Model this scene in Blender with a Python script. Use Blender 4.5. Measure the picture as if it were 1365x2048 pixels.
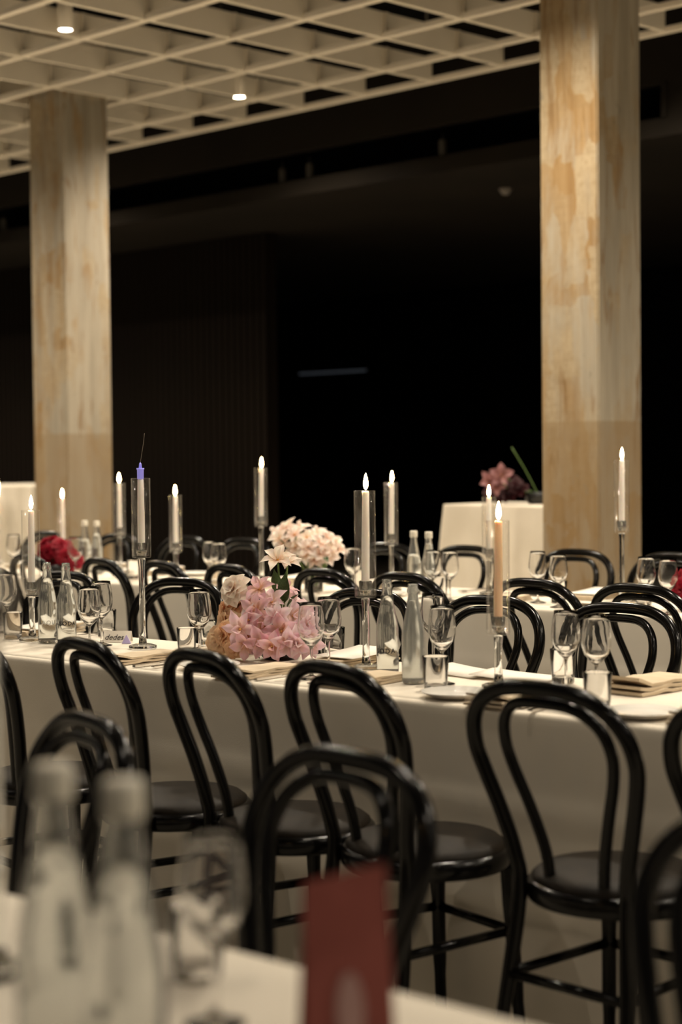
import bpy, bmesh, math, random
from mathutils import Vector, Matrix
random.seed(7)
for o in list(bpy.data.objects): bpy.data.objects.remove(o, do_unlink=True)
SC = bpy.context.scene
COL = SC.collection
R = math.radians

# ------------------------------------------------------------------ camera
# World frame: X across the rows of tables, Y along them, Z up, metres.
F_PX, CAM_H = 3465.0, 1.33
YAW, PITCH, ROLL = R(49.4), R(2.0), R(-0.58)
c_d = Vector((math.sin(YAW)*math.cos(PITCH), math.cos(YAW)*math.cos(PITCH), -math.sin(PITCH)))
c_r = Vector((math.cos(YAW), -math.sin(YAW), 0)); c_u = c_r.cross(c_d)
c_r, c_u = c_r*math.cos(ROLL)+c_u*math.sin(ROLL), c_u*math.cos(ROLL)-c_r*math.sin(ROLL)
c_o = Vector((0, 0, CAM_H))
cam = bpy.data.cameras.new('camera'); camo = bpy.data.objects.new('camera', cam); COL.objects.link(camo)
cam.sensor_fit = 'VERTICAL'; cam.sensor_height = 36; cam.sensor_width = 24
cam.lens = F_PX/2048*36
M = Matrix((c_r, c_u, -c_d)).transposed().to_4x4(); M.translation = c_o
camo.matrix_world = M
cam.dof.use_dof = True; cam.dof.focus_distance = 5.1; cam.dof.aperture_fstop = 2.3
cam.clip_end = 200
SC.camera = camo
SC.view_settings.view_transform = 'Standard'; SC.view_settings.look = 'None'
SC.view_settings.gamma = 1; SC.view_settings.use_curve_mapping = False
SC.view_settings.exposure = 0.35
SC.cycles.transparent_max_bounces = 32
SC.cycles.max_bounces = 10; SC.cycles.transmission_bounces = 10; SC.cycles.glossy_bounces = 4
SC.cycles.sample_clamp_indirect = 4.0

# ------------------------------------------------------------------ world: the weak warm light of the rest of the hall
W = bpy.data.worlds.new('world'); SC.world = W; W.use_nodes = True
W.node_tree.nodes['Background'].inputs[0].default_value = (1.0, 0.86, 0.69, 1)
W.node_tree.nodes['Background'].inputs[1].default_value = 0.085
SPOT_W = 290.0

# ------------------------------------------------------------------ measuring helpers
def ray(x, y): return c_d + c_r*((x-682.5)/F_PX) - c_u*((y-1024)/F_PX)
def on_z(x, y, z):            # point of the horizontal plane z seen at (x, y)
    v = ray(x, y); return c_o + v*((z-CAM_H)/v.z)
def at_depth(x, y, dep): return c_o + ray(x, y)*dep
def depth(p): return (Vector(p)-c_o).dot(c_d)
def z_at(p, y):               # height on the vertical through p that is seen at row y
    p = Vector((p[0], p[1], 0))
    z = 1.0
    for _ in range(12):
        q = Vector((p.x, p.y, z))-c_o; dd = q.dot(c_d)
        yy = 1024-F_PX*q.dot(c_u)/dd
        z += (yy-y)*dd/F_PX
    return z

# ------------------------------------------------------------------ materials
def mat(name, col, rough=.5, metal=0, spec=.5, emis=None, estr=0, trans=0, ior=1.45, sub=0, sheen=0, coat=0):
    m = bpy.data.materials.new(name); m.use_nodes = True
    b = m.node_tree.nodes['Principled BSDF']
    b.inputs['Base Color'].default_value = (*col, 1)
    b.inputs['Roughness'].default_value = rough; b.inputs['Metallic'].default_value = metal
    b.inputs['Specular IOR Level'].default_value = spec; b.inputs['IOR'].default_value = ior
    b.inputs['Transmission Weight'].default_value = trans
    if emis: b.inputs['Emission Color'].default_value = (*emis, 1); b.inputs['Emission Strength'].default_value = estr
    if sub:
        b.inputs['Subsurface Weight'].default_value = sub; b.inputs['Subsurface Radius'].default_value = (.02, .012, .008)
        b.inputs['Subsurface Scale'].default_value = .5
    if sheen: b.inputs['Sheen Weight'].default_value = sheen
    if coat: b.inputs['Coat Weight'].default_value = coat; b.inputs['Coat Roughness'].default_value = .12
    return m
def nd(m, t, **kw):
    n = m.node_tree.nodes.new(t)
    for k, v in kw.items(): setattr(n, k, v)
    return n
def lk(m, a, b): m.node_tree.links.new(a, b)
def noisy(m, c1, c2, scale=(5, 5, 5), detail=4, coord='Object', bump=0, bscale=None, lo=.35, hi=.65):
    b = m.node_tree.nodes['Principled BSDF']
    tc = nd(m, 'ShaderNodeTexCoord'); mp = nd(m, 'ShaderNodeMapping'); mp.inputs['Scale'].default_value = scale
    lk(m, tc.outputs[coord], mp.inputs[0])
    n = nd(m, 'ShaderNodeTexNoise'); n.inputs['Scale'].default_value = 1; n.inputs['Detail'].default_value = detail
    lk(m, mp.outputs[0], n.inputs['Vector'])
    r = nd(m, 'ShaderNodeValToRGB'); r.color_ramp.elements[0].position = lo; r.color_ramp.elements[1].position = hi
    r.color_ramp.elements[0].color = (*c1, 1); r.color_ramp.elements[1].color = (*c2, 1)
    lk(m, n.outputs['Fac'], r.inputs[0]); lk(m, r.outputs[0], b.inputs['Base Color'])
    if bump:
        n2 = nd(m, 'ShaderNodeTexNoise'); n2.inputs['Scale'].default_value = bscale or 200; n2.inputs['Detail'].default_value = 3
        lk(m, tc.outputs[coord], n2.inputs['Vector'])
        bp = nd(m, 'ShaderNodeBump'); bp.inputs['Strength'].default_value = bump; bp.inputs['Distance'].default_value = .002
        lk(m, n2.outputs['Fac'], bp.inputs['Height']); lk(m, bp.outputs[0], b.inputs['Normal'])
    return m
def thin_glass(name, tint=(.98, .975, .965), k=.45):
    m = bpy.data.materials.new(name); m.use_nodes = True; nt = m.node_tree
    nt.nodes.remove(nt.nodes['Principled BSDF'])
    t = nd(m, 'ShaderNodeBsdfTransparent'); t.inputs[0].default_value = (*tint, 1)
    g = nd(m, 'ShaderNodeBsdfGlossy'); g.inputs['Roughness'].default_value = .03; g.inputs[0].default_value = (1, 1, 1, 1)
    f = nd(m, 'ShaderNodeLayerWeight'); f.inputs[0].default_value = .5
    pw = nd(m, 'ShaderNodeMath', operation='POWER'); pw.inputs[1].default_value = 4; lk(m, f.outputs['Facing'], pw.inputs[0])
    mu = nd(m, 'ShaderNodeMath', operation='MULTIPLY_ADD', use_clamp=True); mu.inputs[1].default_value = k; mu.inputs[2].default_value = .04
    lk(m, pw.outputs[0], mu.inputs[0])
    mx = nd(m, 'ShaderNodeMixShader'); lk(m, mu.outputs[0], mx.inputs[0]); lk(m, t.outputs[0], mx.inputs[1]); lk(m, g.outputs[0], mx.inputs[2])
    lk(m, mx.outputs[0], nt.nodes['Material Output'].inputs[0])
    return m
MT = {}
MT['linen'] = noisy(mat('linen', (.7, .62, .5), .85, sheen=.1), (.70, .635, .53), (.76, .69, .58), (3, 3, 3), 3, bump=.25, bscale=420)
MT['drape'] = noisy(mat('pleated_linen', (.7, .62, .5), .85), (.62, .55, .44), (.72, .645, .53), (3, 3, 3), 3)
MT['black_wood'] = mat('black_lacquered_wood', (.0025, .0022, .002), .19, spec=.26)
MT['leather'] = noisy(mat('dark_leather', (.03, .022, .015), .55, spec=.15), (.007, .005, .0032), (.013, .009, .0055), (20, 20, 20), bump=.2, bscale=150)
MT['fin'] = noisy(mat('cream_paint', (.6, .53, .42), .6), (.83, .75, .61), (.88, .80, .66), (1.5, 1.5, 1.5), 3)
MT['charcoal'] = noisy(mat('charcoal_paint', (.02, .017, .013), .9, spec=.1), (.010, .008, .006), (.014, .011, .008), (1, 1, 1), 3)
MT['black'] = mat('black_paint', (.0025, .0022, .002), .9, spec=.1)
MT['curtain'] = mat('black_velvet', (.0015, .0013, .0013), .95, spec=.05)
MT['timber'] = noisy(mat('dark_stained_timber', (.012, .008, .005), .8, spec=.08), (.005, .0033, .002), (.009, .0058, .0036), (12, 12, .6), 4)
MT['floor'] = noisy(mat('screed', (.3, .27, .22), .55), (.34, .31, .255), (.43, .39, .32), (.8, .8, .8), 6, bump=.15, bscale=25)
MT['glass'] = mat('clear_glass', (1, 1, 1), .01, trans=1, ior=1.48)
MT['crystal'] = mat('crystal_glass', (.98, 1, 1), .0, trans=1, ior=1.5)
MT['tube'] = thin_glass('tube_glass')
MT['bottle_glass'] = mat('bottle_glass', (.97, .985, .97), .05, trans=.95, ior=1.45)
MT['frosted'] = mat('misted_glass', (.95, .97, .95), .15, trans=.86, ior=1.4)
MT['water'] = mat('water', (1, 1, 1), .0, trans=1, ior=1.33)
MT['wax'] = mat('white_wax', (.95, .91, .88), .45, sub=.4)
MT['wax_backlit'] = mat('backlit_peach_wax', (.86, .62, .40), .45, sub=.6)  # peach tone stands for backlight shining through the candle
MT['lavender'] = mat('glowing_lavender_wax', (.33, .30, .85), .5, emis=(.35, .33, 1.0), estr=.25)  # faint glow put into the cap's colour; the candle is unlit
MT['lavender_card'] = mat('lavender_card', (.42, .36, .62), .7)
MT['flame'] = mat('flame', (0, 0, 0), 1, emis=(1.0, .60, .22), estr=120)
MT['lamp'] = mat('lamp_lens', (0, 0, 0), 1, emis=(1.0, .88, .70), estr=40)
MT['strip'] = mat('glowing_strip_face', (.1, .1, .1), .6, emis=(.75, .85, 1.0), estr=.03)
MT['wick'] = mat('wick', (.18, .15, .12), .9)
MT['china'] = mat('white_china', (.80, .77, .71), .22, coat=.3)
MT['kraft'] = noisy(mat('beige_napkin_cloth', (.55, .45, .32), .9), (.56, .455, .32), (.62, .51, .37), (30, 30, 30))
MT['paper'] = mat('menu_paper', (.78, .73, .65), .8)
MT['steel'] = mat('cutlery_steel', (.75, .72, .68), .16, metal=1)
MT['cap'] = mat('bottle_cap', (.72, .68, .58), .5)
MT['ink'] = mat('black_ink', (.02, .02, .025), .6)
MT['white_ink'] = mat('white_ink', (.85, .85, .83), .6)
MT['red_card'] = noisy(mat('red_card', (.25, .06, .045), .7), (.23, .055, .042), (.29, .075, .06), (18, 18, 18))
MT['card_print'] = mat('card_print', (.42, .25, .23), .7)
MT['leaf'] = noisy(mat('leaf_green', (.05, .09, .025), .45), (.035, .07, .02), (.07, .12, .04), (30, 30, 30))
MT['stem'] = mat('stem_green', (.13, .21, .06), .5)
MT['soil_black'] = mat('black_bowl', (.01, .01, .01), .4)
MT['metal_dark'] = mat('dark_metal', (.05, .05, .05), .4, metal=.7)
MT['metal_pale'] = mat('pale_metal', (.12, .11, .09), .5)
MT['plastic_pale'] = mat('pale_plastic', (.16, .14, .12), .6)
def petal_mat(name, tip, base, sub=0):
    m = mat(name, tip, .55, sub=sub)
    b = m.node_tree.nodes['Principled BSDF']
    tc = nd(m, 'ShaderNodeTexCoord'); sp = nd(m, 'ShaderNodeSeparateXYZ'); lk(m, tc.outputs['Object'], sp.inputs[0])
    r = nd(m, 'ShaderNodeValToRGB'); r.color_ramp.elements[0].position = .12; r.color_ramp.elements[1].position = .6
    r.color_ramp.elements[0].color = (*base, 1); r.color_ramp.elements[1].color = (*tip, 1)
    lk(m, sp.outputs[0], r.inputs[0])
    n = nd(m, 'ShaderNodeTexNoise'); n.inputs['Scale'].default_value = 4; n.inputs['Detail'].default_value = 3
    lk(m, tc.outputs['Object'], n.inputs['Vector'])
    mx = nd(m, 'ShaderNodeMix', data_type='RGBA', blend_type='MULTIPLY'); mx.inputs[0].default_value = .18
    lk(m, r.outputs[0], mx.inputs[6]); lk(m, n.outputs['Color'], mx.inputs[7])
    lk(m, mx.outputs[2], b.inputs['Base Color'])
    tr = nd(m, 'ShaderNodeBsdfTranslucent'); lk(m, mx.outputs[2], tr.inputs[0])        # thin petals let light through
    ms = nd(m, 'ShaderNodeMixShader'); ms.inputs[0].default_value = .42
    lk(m, b.outputs[0], ms.inputs[1]); lk(m, tr.outputs[0], ms.inputs[2]); lk(m, ms.outputs[0], m.node_tree.nodes['Material Output'].inputs[0])
    return m
MT['pink'] = petal_mat('pink_petal', (.92, .62, .68), (.86, .55, .38))
MT['mauve'] = petal_mat('mauve_petal', (.93, .70, .77), (.92, .68, .58))
MT['peach'] = petal_mat('peach_petal', (.97, .76, .54), (.90, .60, .36))
MT['apricot'] = petal_mat('apricot_petal', (.95, .66, .42), (.82, .46, .22))
MT['pale_pink'] = petal_mat('pale_pink_petal', (.97, .82, .85), (.90, .58, .60))
MT['deep_pink'] = petal_mat('deep_pink_petal', (.85, .47, .55), (.70, .32, .30))
MT['cream'] = petal_mat('cream_petal', (.98, .90, .80), (.95, .74, .58))
MT['blush'] = petal_mat('blush_petal', (.97, .87, .80), (.93, .66, .53))
MT['crimson'] = petal_mat('crimson_petal', (.40, .012, .035), (.22, .005, .016))
MT['wine'] = petal_mat('shaded_dark_red_petal', (.045, .003, .006), (.02, .001, .003))  # deep red, darkened further for the weaker light on the high table
MT['shaded_pink'] = petal_mat('shaded_pink_petal', (.42, .20, .20), (.35, .15, .12))  # pink dulled to stand for the weaker light on the high table
MT['yellow'] = mat('orchid_throat', (.78, .45, .14), .6)
MT['maroon'] = mat('dark_stamen', (.05, .012, .01), .6)

def column_mat():
    m = mat('weathered_plaster', (.4, .3, .2), .8)
    b = m.node_tree.nodes['Principled BSDF']
    tc = nd(m, 'ShaderNodeTexCoord')
    geo = nd(m, 'ShaderNodeNewGeometry')
    def noise(scale, s=1, detail=5, rough=.6, off=(0, 0, 0), dist=0):
        mp = nd(m, 'ShaderNodeMapping'); mp.inputs['Scale'].default_value = scale; mp.inputs['Location'].default_value = off
        lk(m, tc.outputs['Object'], mp.inputs[0])
        n = nd(m, 'ShaderNodeTexNoise'); n.inputs['Scale'].default_value = s; n.inputs['Detail'].default_value = detail
        n.inputs['Roughness'].default_value = rough; n.inputs['Distortion'].default_value = dist
        lk(m, mp.outputs[0], n.inputs['Vector']); return n.outputs['Fac']
    def ramp(v, a, c):
        r = nd(m, 'ShaderNodeMapRange'); r.inputs[1].default_value = a; r.inputs[2].default_value = c; lk(m, v, r.inputs[0]); return r.outputs[0]
    def mix(f, a, c):
        x = nd(m, 'ShaderNodeMix', data_type='RGBA')
        if isinstance(f, float): x.inputs[0].default_value = f
        else: lk(m, f, x.inputs[0])
        for s, v in ((6, a), (7, c)):
            if isinstance(v, tuple): x.inputs[s].default_value = (*v, 1)
            else: lk(m, v, x.inputs[s])
        return x.outputs[2]
    def math_(op, a, c):
        x = nd(m, 'ShaderNodeMath', operation=op, use_clamp=True)
        for s, v in ((0, a), (1, c)):
            if isinstance(v, float): x.inputs[s].default_value = v
            else: lk(m, v, x.inputs[s])
        return x.outputs[0]
    # rectangular trowel patches
    mp = nd(m, 'ShaderNodeMapping'); mp.inputs['Scale'].default_value = (9, 9, 3.2); lk(m, tc.outputs['Object'], mp.inputs[0])
    wob = nd(m, 'ShaderNodeTexNoise'); wob.inputs['Scale'].default_value = 8; wob.inputs['Detail'].default_value = 4
    lk(m, tc.outputs['Object'], wob.inputs['Vector'])
    wm = nd(m, 'ShaderNodeVectorMath', operation='MULTIPLY_ADD'); wm.inputs[1].default_value = (.5, .5, .5); lk(m, wob.outputs['Color'], wm.inputs[0]); lk(m, mp.outputs[0], wm.inputs[2])
    vo = nd(m, 'ShaderNodeTexVoronoi', distance='CHEBYCHEV'); vo.inputs['Scale'].default_value = 1; lk(m, wm.outputs[0], vo.inputs['Vector'])
    cell = nd(m, 'ShaderNodeSeparateColor'); lk(m, vo.outputs['Color'], cell.inputs[0])
    patch = cell.outputs[0]
    big = noise((2.2, 2.2, .9)); streak = noise((16, 16, 1.1), detail=6, off=(3, 1, 2)); fine = noise((40, 40, 26), detail=4)
    f = math_('ADD', math_('MULTIPLY', patch, .34), math_('ADD', math_('MULTIPLY', big, .40), math_('MULTIPLY', streak, .26)))
    ochre = mix(ramp(streak, .35, .65), (.33, .205, .085), (.45, .315, .16))
    tan = mix(ramp(fine, .3, .7), (.42, .335, .215), (.55, .46, .32))
    c = mix(ramp(f, .36, .60), ochre, tan)
    hb = noise((7, 7, 34), off=(5, 5, 5), detail=5)
    c = mix(math_('MULTIPLY', ramp(hb, .50, .72), .35), c, (.27, .19, .10))
    grey = mix(ramp(streak, .3, .7), (.36, .33, .27), (.56, .51, .42))
    # faces that look along -Y carry more pale plaster
    sn = nd(m, 'ShaderNodeSeparateXYZ'); lk(m, tc.outputs['Normal'], sn.inputs[0])
    side = ramp(sn.outputs[1], -.3, -.7)
    pale = noise((3, 3, 1.2), off=(7, 2, 5), dist=.6)
    th = math_('ADD', math_('MULTIPLY', side, .17), pale)
    brush = noise((26, 26, 3.0), off=(2, 6, 1), detail=6)
    th2 = math_('ADD', math_('MULTIPLY', th, .62), math_('ADD', math_('MULTIPLY', brush, .22), math_('MULTIPLY', cell.outputs[1], .16)))
    c = mix(ramp(th2, .47, .60), c, grey)
    # brown runs and stains
    run = noise((14, 14, 1.6), off=(1, 8, 3), dist=1.2)
    c = mix(math_('MULTIPLY', ramp(run, .58, .66), .75), c, (.27, .165, .07))
    chip = noise((11, 11, 6), off=(4, 3, 9), detail=6)
    c = mix(math_('MULTIPLY', ramp(chip, .66, .69), .6), c, (.27, .26, .215))
    # the lower coat, ending at a straight line
    sz = nd(m, 'ShaderNodeSeparateXYZ'); lk(m, tc.outputs['Object'], sz.inputs[0])
    low = ramp(sz.outputs[2], 1.475, 1.465)
    dado = mix(ramp(big, .4, .62), (.31, .205, .095), mix(side, (.36, .27, .15), (.37, .32, .235)))
    c = mix(math_('MULTIPLY', low, .55), c, dado)
    dk = nd(m, 'ShaderNodeMix', data_type='RGBA', blend_type='MULTIPLY'); dk.inputs[0].default_value = 1; lk(m, c, dk.inputs[6]); dk.inputs[7].default_value = (.72, .68, .62, 1)
    lk(m, dk.outputs[2], b.inputs['Base Color'])
    bp = nd(m, 'ShaderNodeBump'); bp.inputs['Strength'].default_value = .35; bp.inputs['Distance'].default_value = .006
    lk(m, math_('ADD', math_('MULTIPLY', fine, .4), math_('MULTIPLY', pale, .6)), bp.inputs['Height']); lk(m, bp.outputs[0], b.inputs['Normal'])
    return m
MT['column'] = column_mat()

# ------------------------------------------------------------------ mesh helpers
def me_from(bm, name, m, smooth=True):
    me = bpy.data.meshes.new(name); bm.to_mesh(me); bm.free()
    for x in (m if isinstance(m, (list, tuple)) else [m]): me.materials.append(MT[x] if isinstance(x, str) else x)
    if smooth: me.polygons.foreach_set('use_smooth', [True]*len(me.polygons))
    return me
def ob(name, data, parent=None, loc=None, rot=None, scale=None):
    o = bpy.data.objects.new(name, data); COL.objects.link(o)
    if parent is not None: o.parent = parent
    if loc is not None: o.location = loc
    if rot is not None: o.rotation_euler = rot
    if scale is not None: o.scale = scale
    return o
def tag(o, label, cat, group=None):
    o['label'] = label; o['category'] = cat
    if group: o['group'] = group
    return o
def thing(name, label, cat, loc=(0, 0, 0), rz=0, group=None):
    return tag(ob(name, None, None, loc, (0, 0, rz)), label, cat, group)
def structure(o): o['kind'] = 'structure'; return o
def box(bm, x0, x1, y0, y1, z0, z1):
    v = [bm.verts.new((x, y, z)) for z in (z0, z1) for y in (y0, y1) for x in (x0, x1)]
    for f in ((0, 2, 3, 1), (4, 5, 7, 6), (0, 1, 5, 4), (2, 6, 7, 3), (0, 4, 6, 2), (1, 3, 7, 5)): bm.faces.new([v[i] for i in f])
def box_me(name, m, x0, x1, y0, y1, z0, z1, bev=0, seg=2):
    bm = bmesh.new(); box(bm, x0, x1, y0, y1, z0, z1)
    if bev: bmesh.ops.bevel(bm, geom=bm.edges[:], offset=bev, segments=seg, affect='EDGES', profile=.5)
    bmesh.ops.recalc_face_normals(bm, faces=bm.faces[:])
    return me_from(bm, name, m, bool(bev))
def lathe(bm, prof, n=32, closed=False):
    rings = []
    for r, z in prof:
        if r < 1e-6: rings.append([bm.verts.new((0, 0, z))])
        else: rings.append([bm.verts.new((r*math.cos(2*math.pi*i/n), r*math.sin(2*math.pi*i/n), z)) for i in range(n)])
    prs = list(zip(rings, rings[1:])) + ([(rings[-1], rings[0])] if closed else [])
    for a, b in prs:
        for i in range(n):
            j = (i+1) % n
            if len(a) == 1 and len(b) == 1: continue
            if len(a) == 1: bm.faces.new((a[0], b[j], b[i]))
            elif len(b) == 1: bm.faces.new((a[i], a[j], b[0]))
            else: bm.faces.new((a[i], a[j], b[j], b[i]))
    bmesh.ops.recalc_face_normals(bm, faces=bm.faces[:])
def lathe_me(name, m, prof, n=32, closed=False):
    bm = bmesh.new(); lathe(bm, prof, n, closed); return me_from(bm, name, m)
def sweep(bm, pts, rad, n=10, caps=True):
    pts = [Vector(p) for p in pts]; rings = []
    up = None
    for i, p in enumerate(pts):
        t = (pts[min(i+1, len(pts)-1)]-pts[max(i-1, 0)]).normalized()
        if up is None:
            up = Vector((1, 0, 0)) if abs(t.x) < .8 else Vector((0, 1, 0))
        up = (up-t*up.dot(t)).normalized(); s = t.cross(up)
        r = rad[i] if isinstance(rad, (list, tuple)) else rad
        rings.append([bm.verts.new(p+(up*math.cos(2*math.pi*k/n)+s*math.sin(2*math.pi*k/n))*r) for k in range(n)])
    for a, b in zip(rings, rings[1:]):
        for k in range(n): bm.faces.new((a[k], a[(k+1) % n], b[(k+1) % n], b[k]))
    if caps: bm.faces.new(rings[0][::-1]); bm.faces.new(rings[-1])
    bmesh.ops.recalc_face_normals(bm, faces=bm.faces[:])
def sweep_me(name, m, pts, rad, n=10): bm = bmesh.new(); sweep(bm, pts, rad, n); return me_from(bm, name, m)
def catmull(P, k=6):
    P = [Vector(p) for p in P]; out = []
    for i in range(len(P)-1):
        a, b, c, d = P[max(i-1, 0)], P[i], P[i+1], P[min(i+2, len(P)-1)]
        for j in range(k):
            t = j/k
            out.append(.5*((2*b)+(c-a)*t+(2*a-5*b+4*c-d)*t*t+(3*b-a-3*c+d)*t**3))
    return out+[P[-1]]
def copy_tree(o, parent=None):
    c = o.copy(); COL.objects.link(c); c.parent = parent
    for ch in list(o.children): copy_tree(ch, c)
    return c

# ------------------------------------------------------------------ the setting
GRID_ROT = R(-4.5)          # the building's grid stands slightly askew to the table rows
S = .62
GX0, GY0, GSX, GH = 9.071*S, 12.645*S, 1.0587*S, CAM_H+3.98*S
shell = Matrix.Rotation(GRID_ROT, 4, 'Z')
def g2w(x, y, z=0): return shell @ Vector((x, y, z))
def w2g(p): return shell.inverted() @ Vector(p)
def sbox(name, m, *a, parent=None, bev=0):
    o = ob(name, box_me(name, m, *a, bev=bev), parent)
    if parent is None: o.rotation_euler = (0, 0, GRID_ROT); structure(o)
    return o
A = lambda i: GX0+GSX*(6-i) if i > 1 else GX0+GSX*4+.77*S
sbox('floor', 'floor', -4, 17, -6, 24, -.1, 0)
ceil = sbox('ceiling', 'black', -4, A(1)+.30, -6, 24, GH+.55, GH+.65)
# louvre grid hung under the ceiling
a_me = box_me('fin', 'fin', -.026, .026, -2.0, 22, 0, .032)
for i in range(2, 12):
    ob('grid_rail', a_me, ceil, (A(i), 0, GH))
ob('edge_rail', box_me('edge_rail', 'fin', -.03, .03, -2.0, 22, 0, .03), ceil, (A(1), 0, GH))
bl = A(1)-A(11)
b_me = box_me('cross_fin', 'fin', A(11), A(1)-.028, -.016, .016, .004, .155)
for j in range(-14, 15):
    ob('louvre_fin', b_me, ceil, (0, GY0+j*S, GH))
jb = box_me('crossing_strip', 'fin', -.013, .013, -.034, -.016, .03, .153)  # upright strip added to give a vertical line at each crossing
for i in range(2, 8):
    for j in range(-5, 9): ob('crossing_strip', jb, ceil, (A(i), GY0+j*S, GH))
for i in range(2, 9):      # thin hanger rods
    for j in range(-5, 8, 2):
        ob('hanger_rod', sweep_me('rod', 'metal_pale', [(0, 0, 0), (0, 0, .44)], .006, 6) if (i, j) == (2, -5) else bpy.data.meshes['rod'], ceil, (A(i)+.02, GY0+(j+.42)*S, GH+.14))
# dark bulkhead with a long recess
bx = A(1)+.32
zb0, zb1, zb2, zb3 = 3.30, 3.375, 3.585, GH+.7
y_end = w2g(on_z(1338, 180, GH-.3)).y
e = w2g(c_o+ray(1336, 180)*(bx/ w2g(ray(1336, 180)).x)).y
bulk = sbox('wall_bulkhead', 'charcoal', bx, bx+.05, -6, 24, zb2, zb3)
ob('lower_panel', box_me('lower_panel', 'charcoal', bx, bx+.05, -6, 24, zb0, zb1), bulk)
ob('end_panel', box_me('end_panel', 'charcoal', bx, bx+.05, -6, e, zb1, zb2), bulk)
ob('recess_back', box_me('recess_back', 'black', bx+.45, bx+.5, e-.1, 24, zb0, zb3), bulk)
ob('recess_top', box_me('recess_top', 'black', bx+.05, bx+.45, e-.1, 24, zb2+.06, zb2+.08), bulk)
ob('recess_end', box_me('recess_end', 'black', bx+.05, bx+.45, e-.12, e-.1, zb0, zb2+.08), bulk)
ob('recess_frame', box_me('recess_frame', 'charcoal', bx-.014, bx+.05, e, e+.04, zb1, zb2), bulk)
sof = sbox('ceiling_soffit', 'charcoal', bx, 17, -6, 24, zb0-.04, zb0)
# dark timber wall on the far side, then a deep black opening
wx = 10.35
yb = w2g(c_o+ray(537, 600)*(wx/w2g(ray(537, 600)).x)).y
wall = sbox('wall_back', 'timber', wx, wx+.1, yb, 24, 0, zb0-.04)
bt = box_me('batten', 'timber', -.028, 0, -.030, .030, 0, zb0-.05)
k = 0
while yb+.04+k*.085 < 17.6:
    ob('batten', bt, wall, (wx, yb+.04+k*.085, .0)); k += 1
sbox('wall_far', 'curtain', 15.5, 15.6, -6, 24, 0, zb0-.04)
# weathered columns
def column(name, px, gx, w):
    gy = w2g(c_o+ray(px, 700)*(gx/w2g(ray(px, 700)).x)).y
    bm = bmesh.new(); box(bm, gx, gx+w, gy, gy+w, 0, GH+.55)
    bmesh.ops.bevel(bm, geom=[e_ for e_ in bm.edges if abs(e_.verts[0].co.z-e_.verts[1].co.z) > 1], offset=.008, segments=2, affect='EDGES')
    o = ob(name, me_from(bm, name, 'column', False)); o.rotation_euler = (0, 0, GRID_ROT)
    return o
colx = A(4)+.17*S
cl = tag(column('column', 131, colx, .388), 'square weathered plaster column, grey on its right face, behind the red roses', 'column')
cr = tag(column('column', 1198, colx, .365), 'square ochre-stained plaster column beside the draped high table', 'column')
for o in (cl, cr): o['kind'] = 'structure'

# recessed spot fixtures in the slot, detector under the soffit, pale glowing strip far back
for px, py in ((620, 322), (566, 345), (886, 295), (8, 437)):
    p = c_o+ray(px, py)*((bx+.18)/w2g(ray(px, py)).x)
    t = thing('track_spotlight', 'small dim track spotlight hanging inside the dark bulkhead recess', 'spotlight', (p.x, p.y, zb2-.02), 0, 'track spotlights in the recess')
    if 'spot_can' not in bpy.data.meshes:
        lathe_me('spot_can', 'metal_pale', [(0, -.15), (.022, -.15), (.028, -.14), (.028, -.05), (.018, -.04), (0, -.04)], 16)
        sweep_me('spot_stem', 'metal_dark', [(0, 0, -.05), (0, 0, .02)], .006, 6)
    ob('can', bpy.data.meshes['spot_can'], t); ob('stem', bpy.data.meshes['spot_stem'], t)
p = on_z(1012, 377, zb0-.04)
t = thing('smoke_detector', 'small pale smoke detector on the dark soffit', 'smoke detector', p)
ob('base', lathe_me('det_base', 'plastic_pale', [(0, 0), (.05, 0), (.05, -.012), (0, -.012)], 20), t)
ob('dome', lathe_me('det_dome', 'plastic_pale', [(.04, -.012), (.034, -.035), (.02, -.045), (0, -.046)], 20), t)
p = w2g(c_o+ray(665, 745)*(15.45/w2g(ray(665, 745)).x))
t = thing('glowing_strip', 'faint thin glowing strip on the black far wall', 'light', g2w(p.x, p.y, p.z), GRID_ROT)
ob('housing', box_me('strip_backing', 'metal_dark', -.0, .045, -.62, .62, -.012, .03), t)
ob('lens', box_me('strip_front', 'strip', -.006, 0, -.60, .60, -.006, .014), t)  # pale streak given a faint glow of its own

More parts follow.
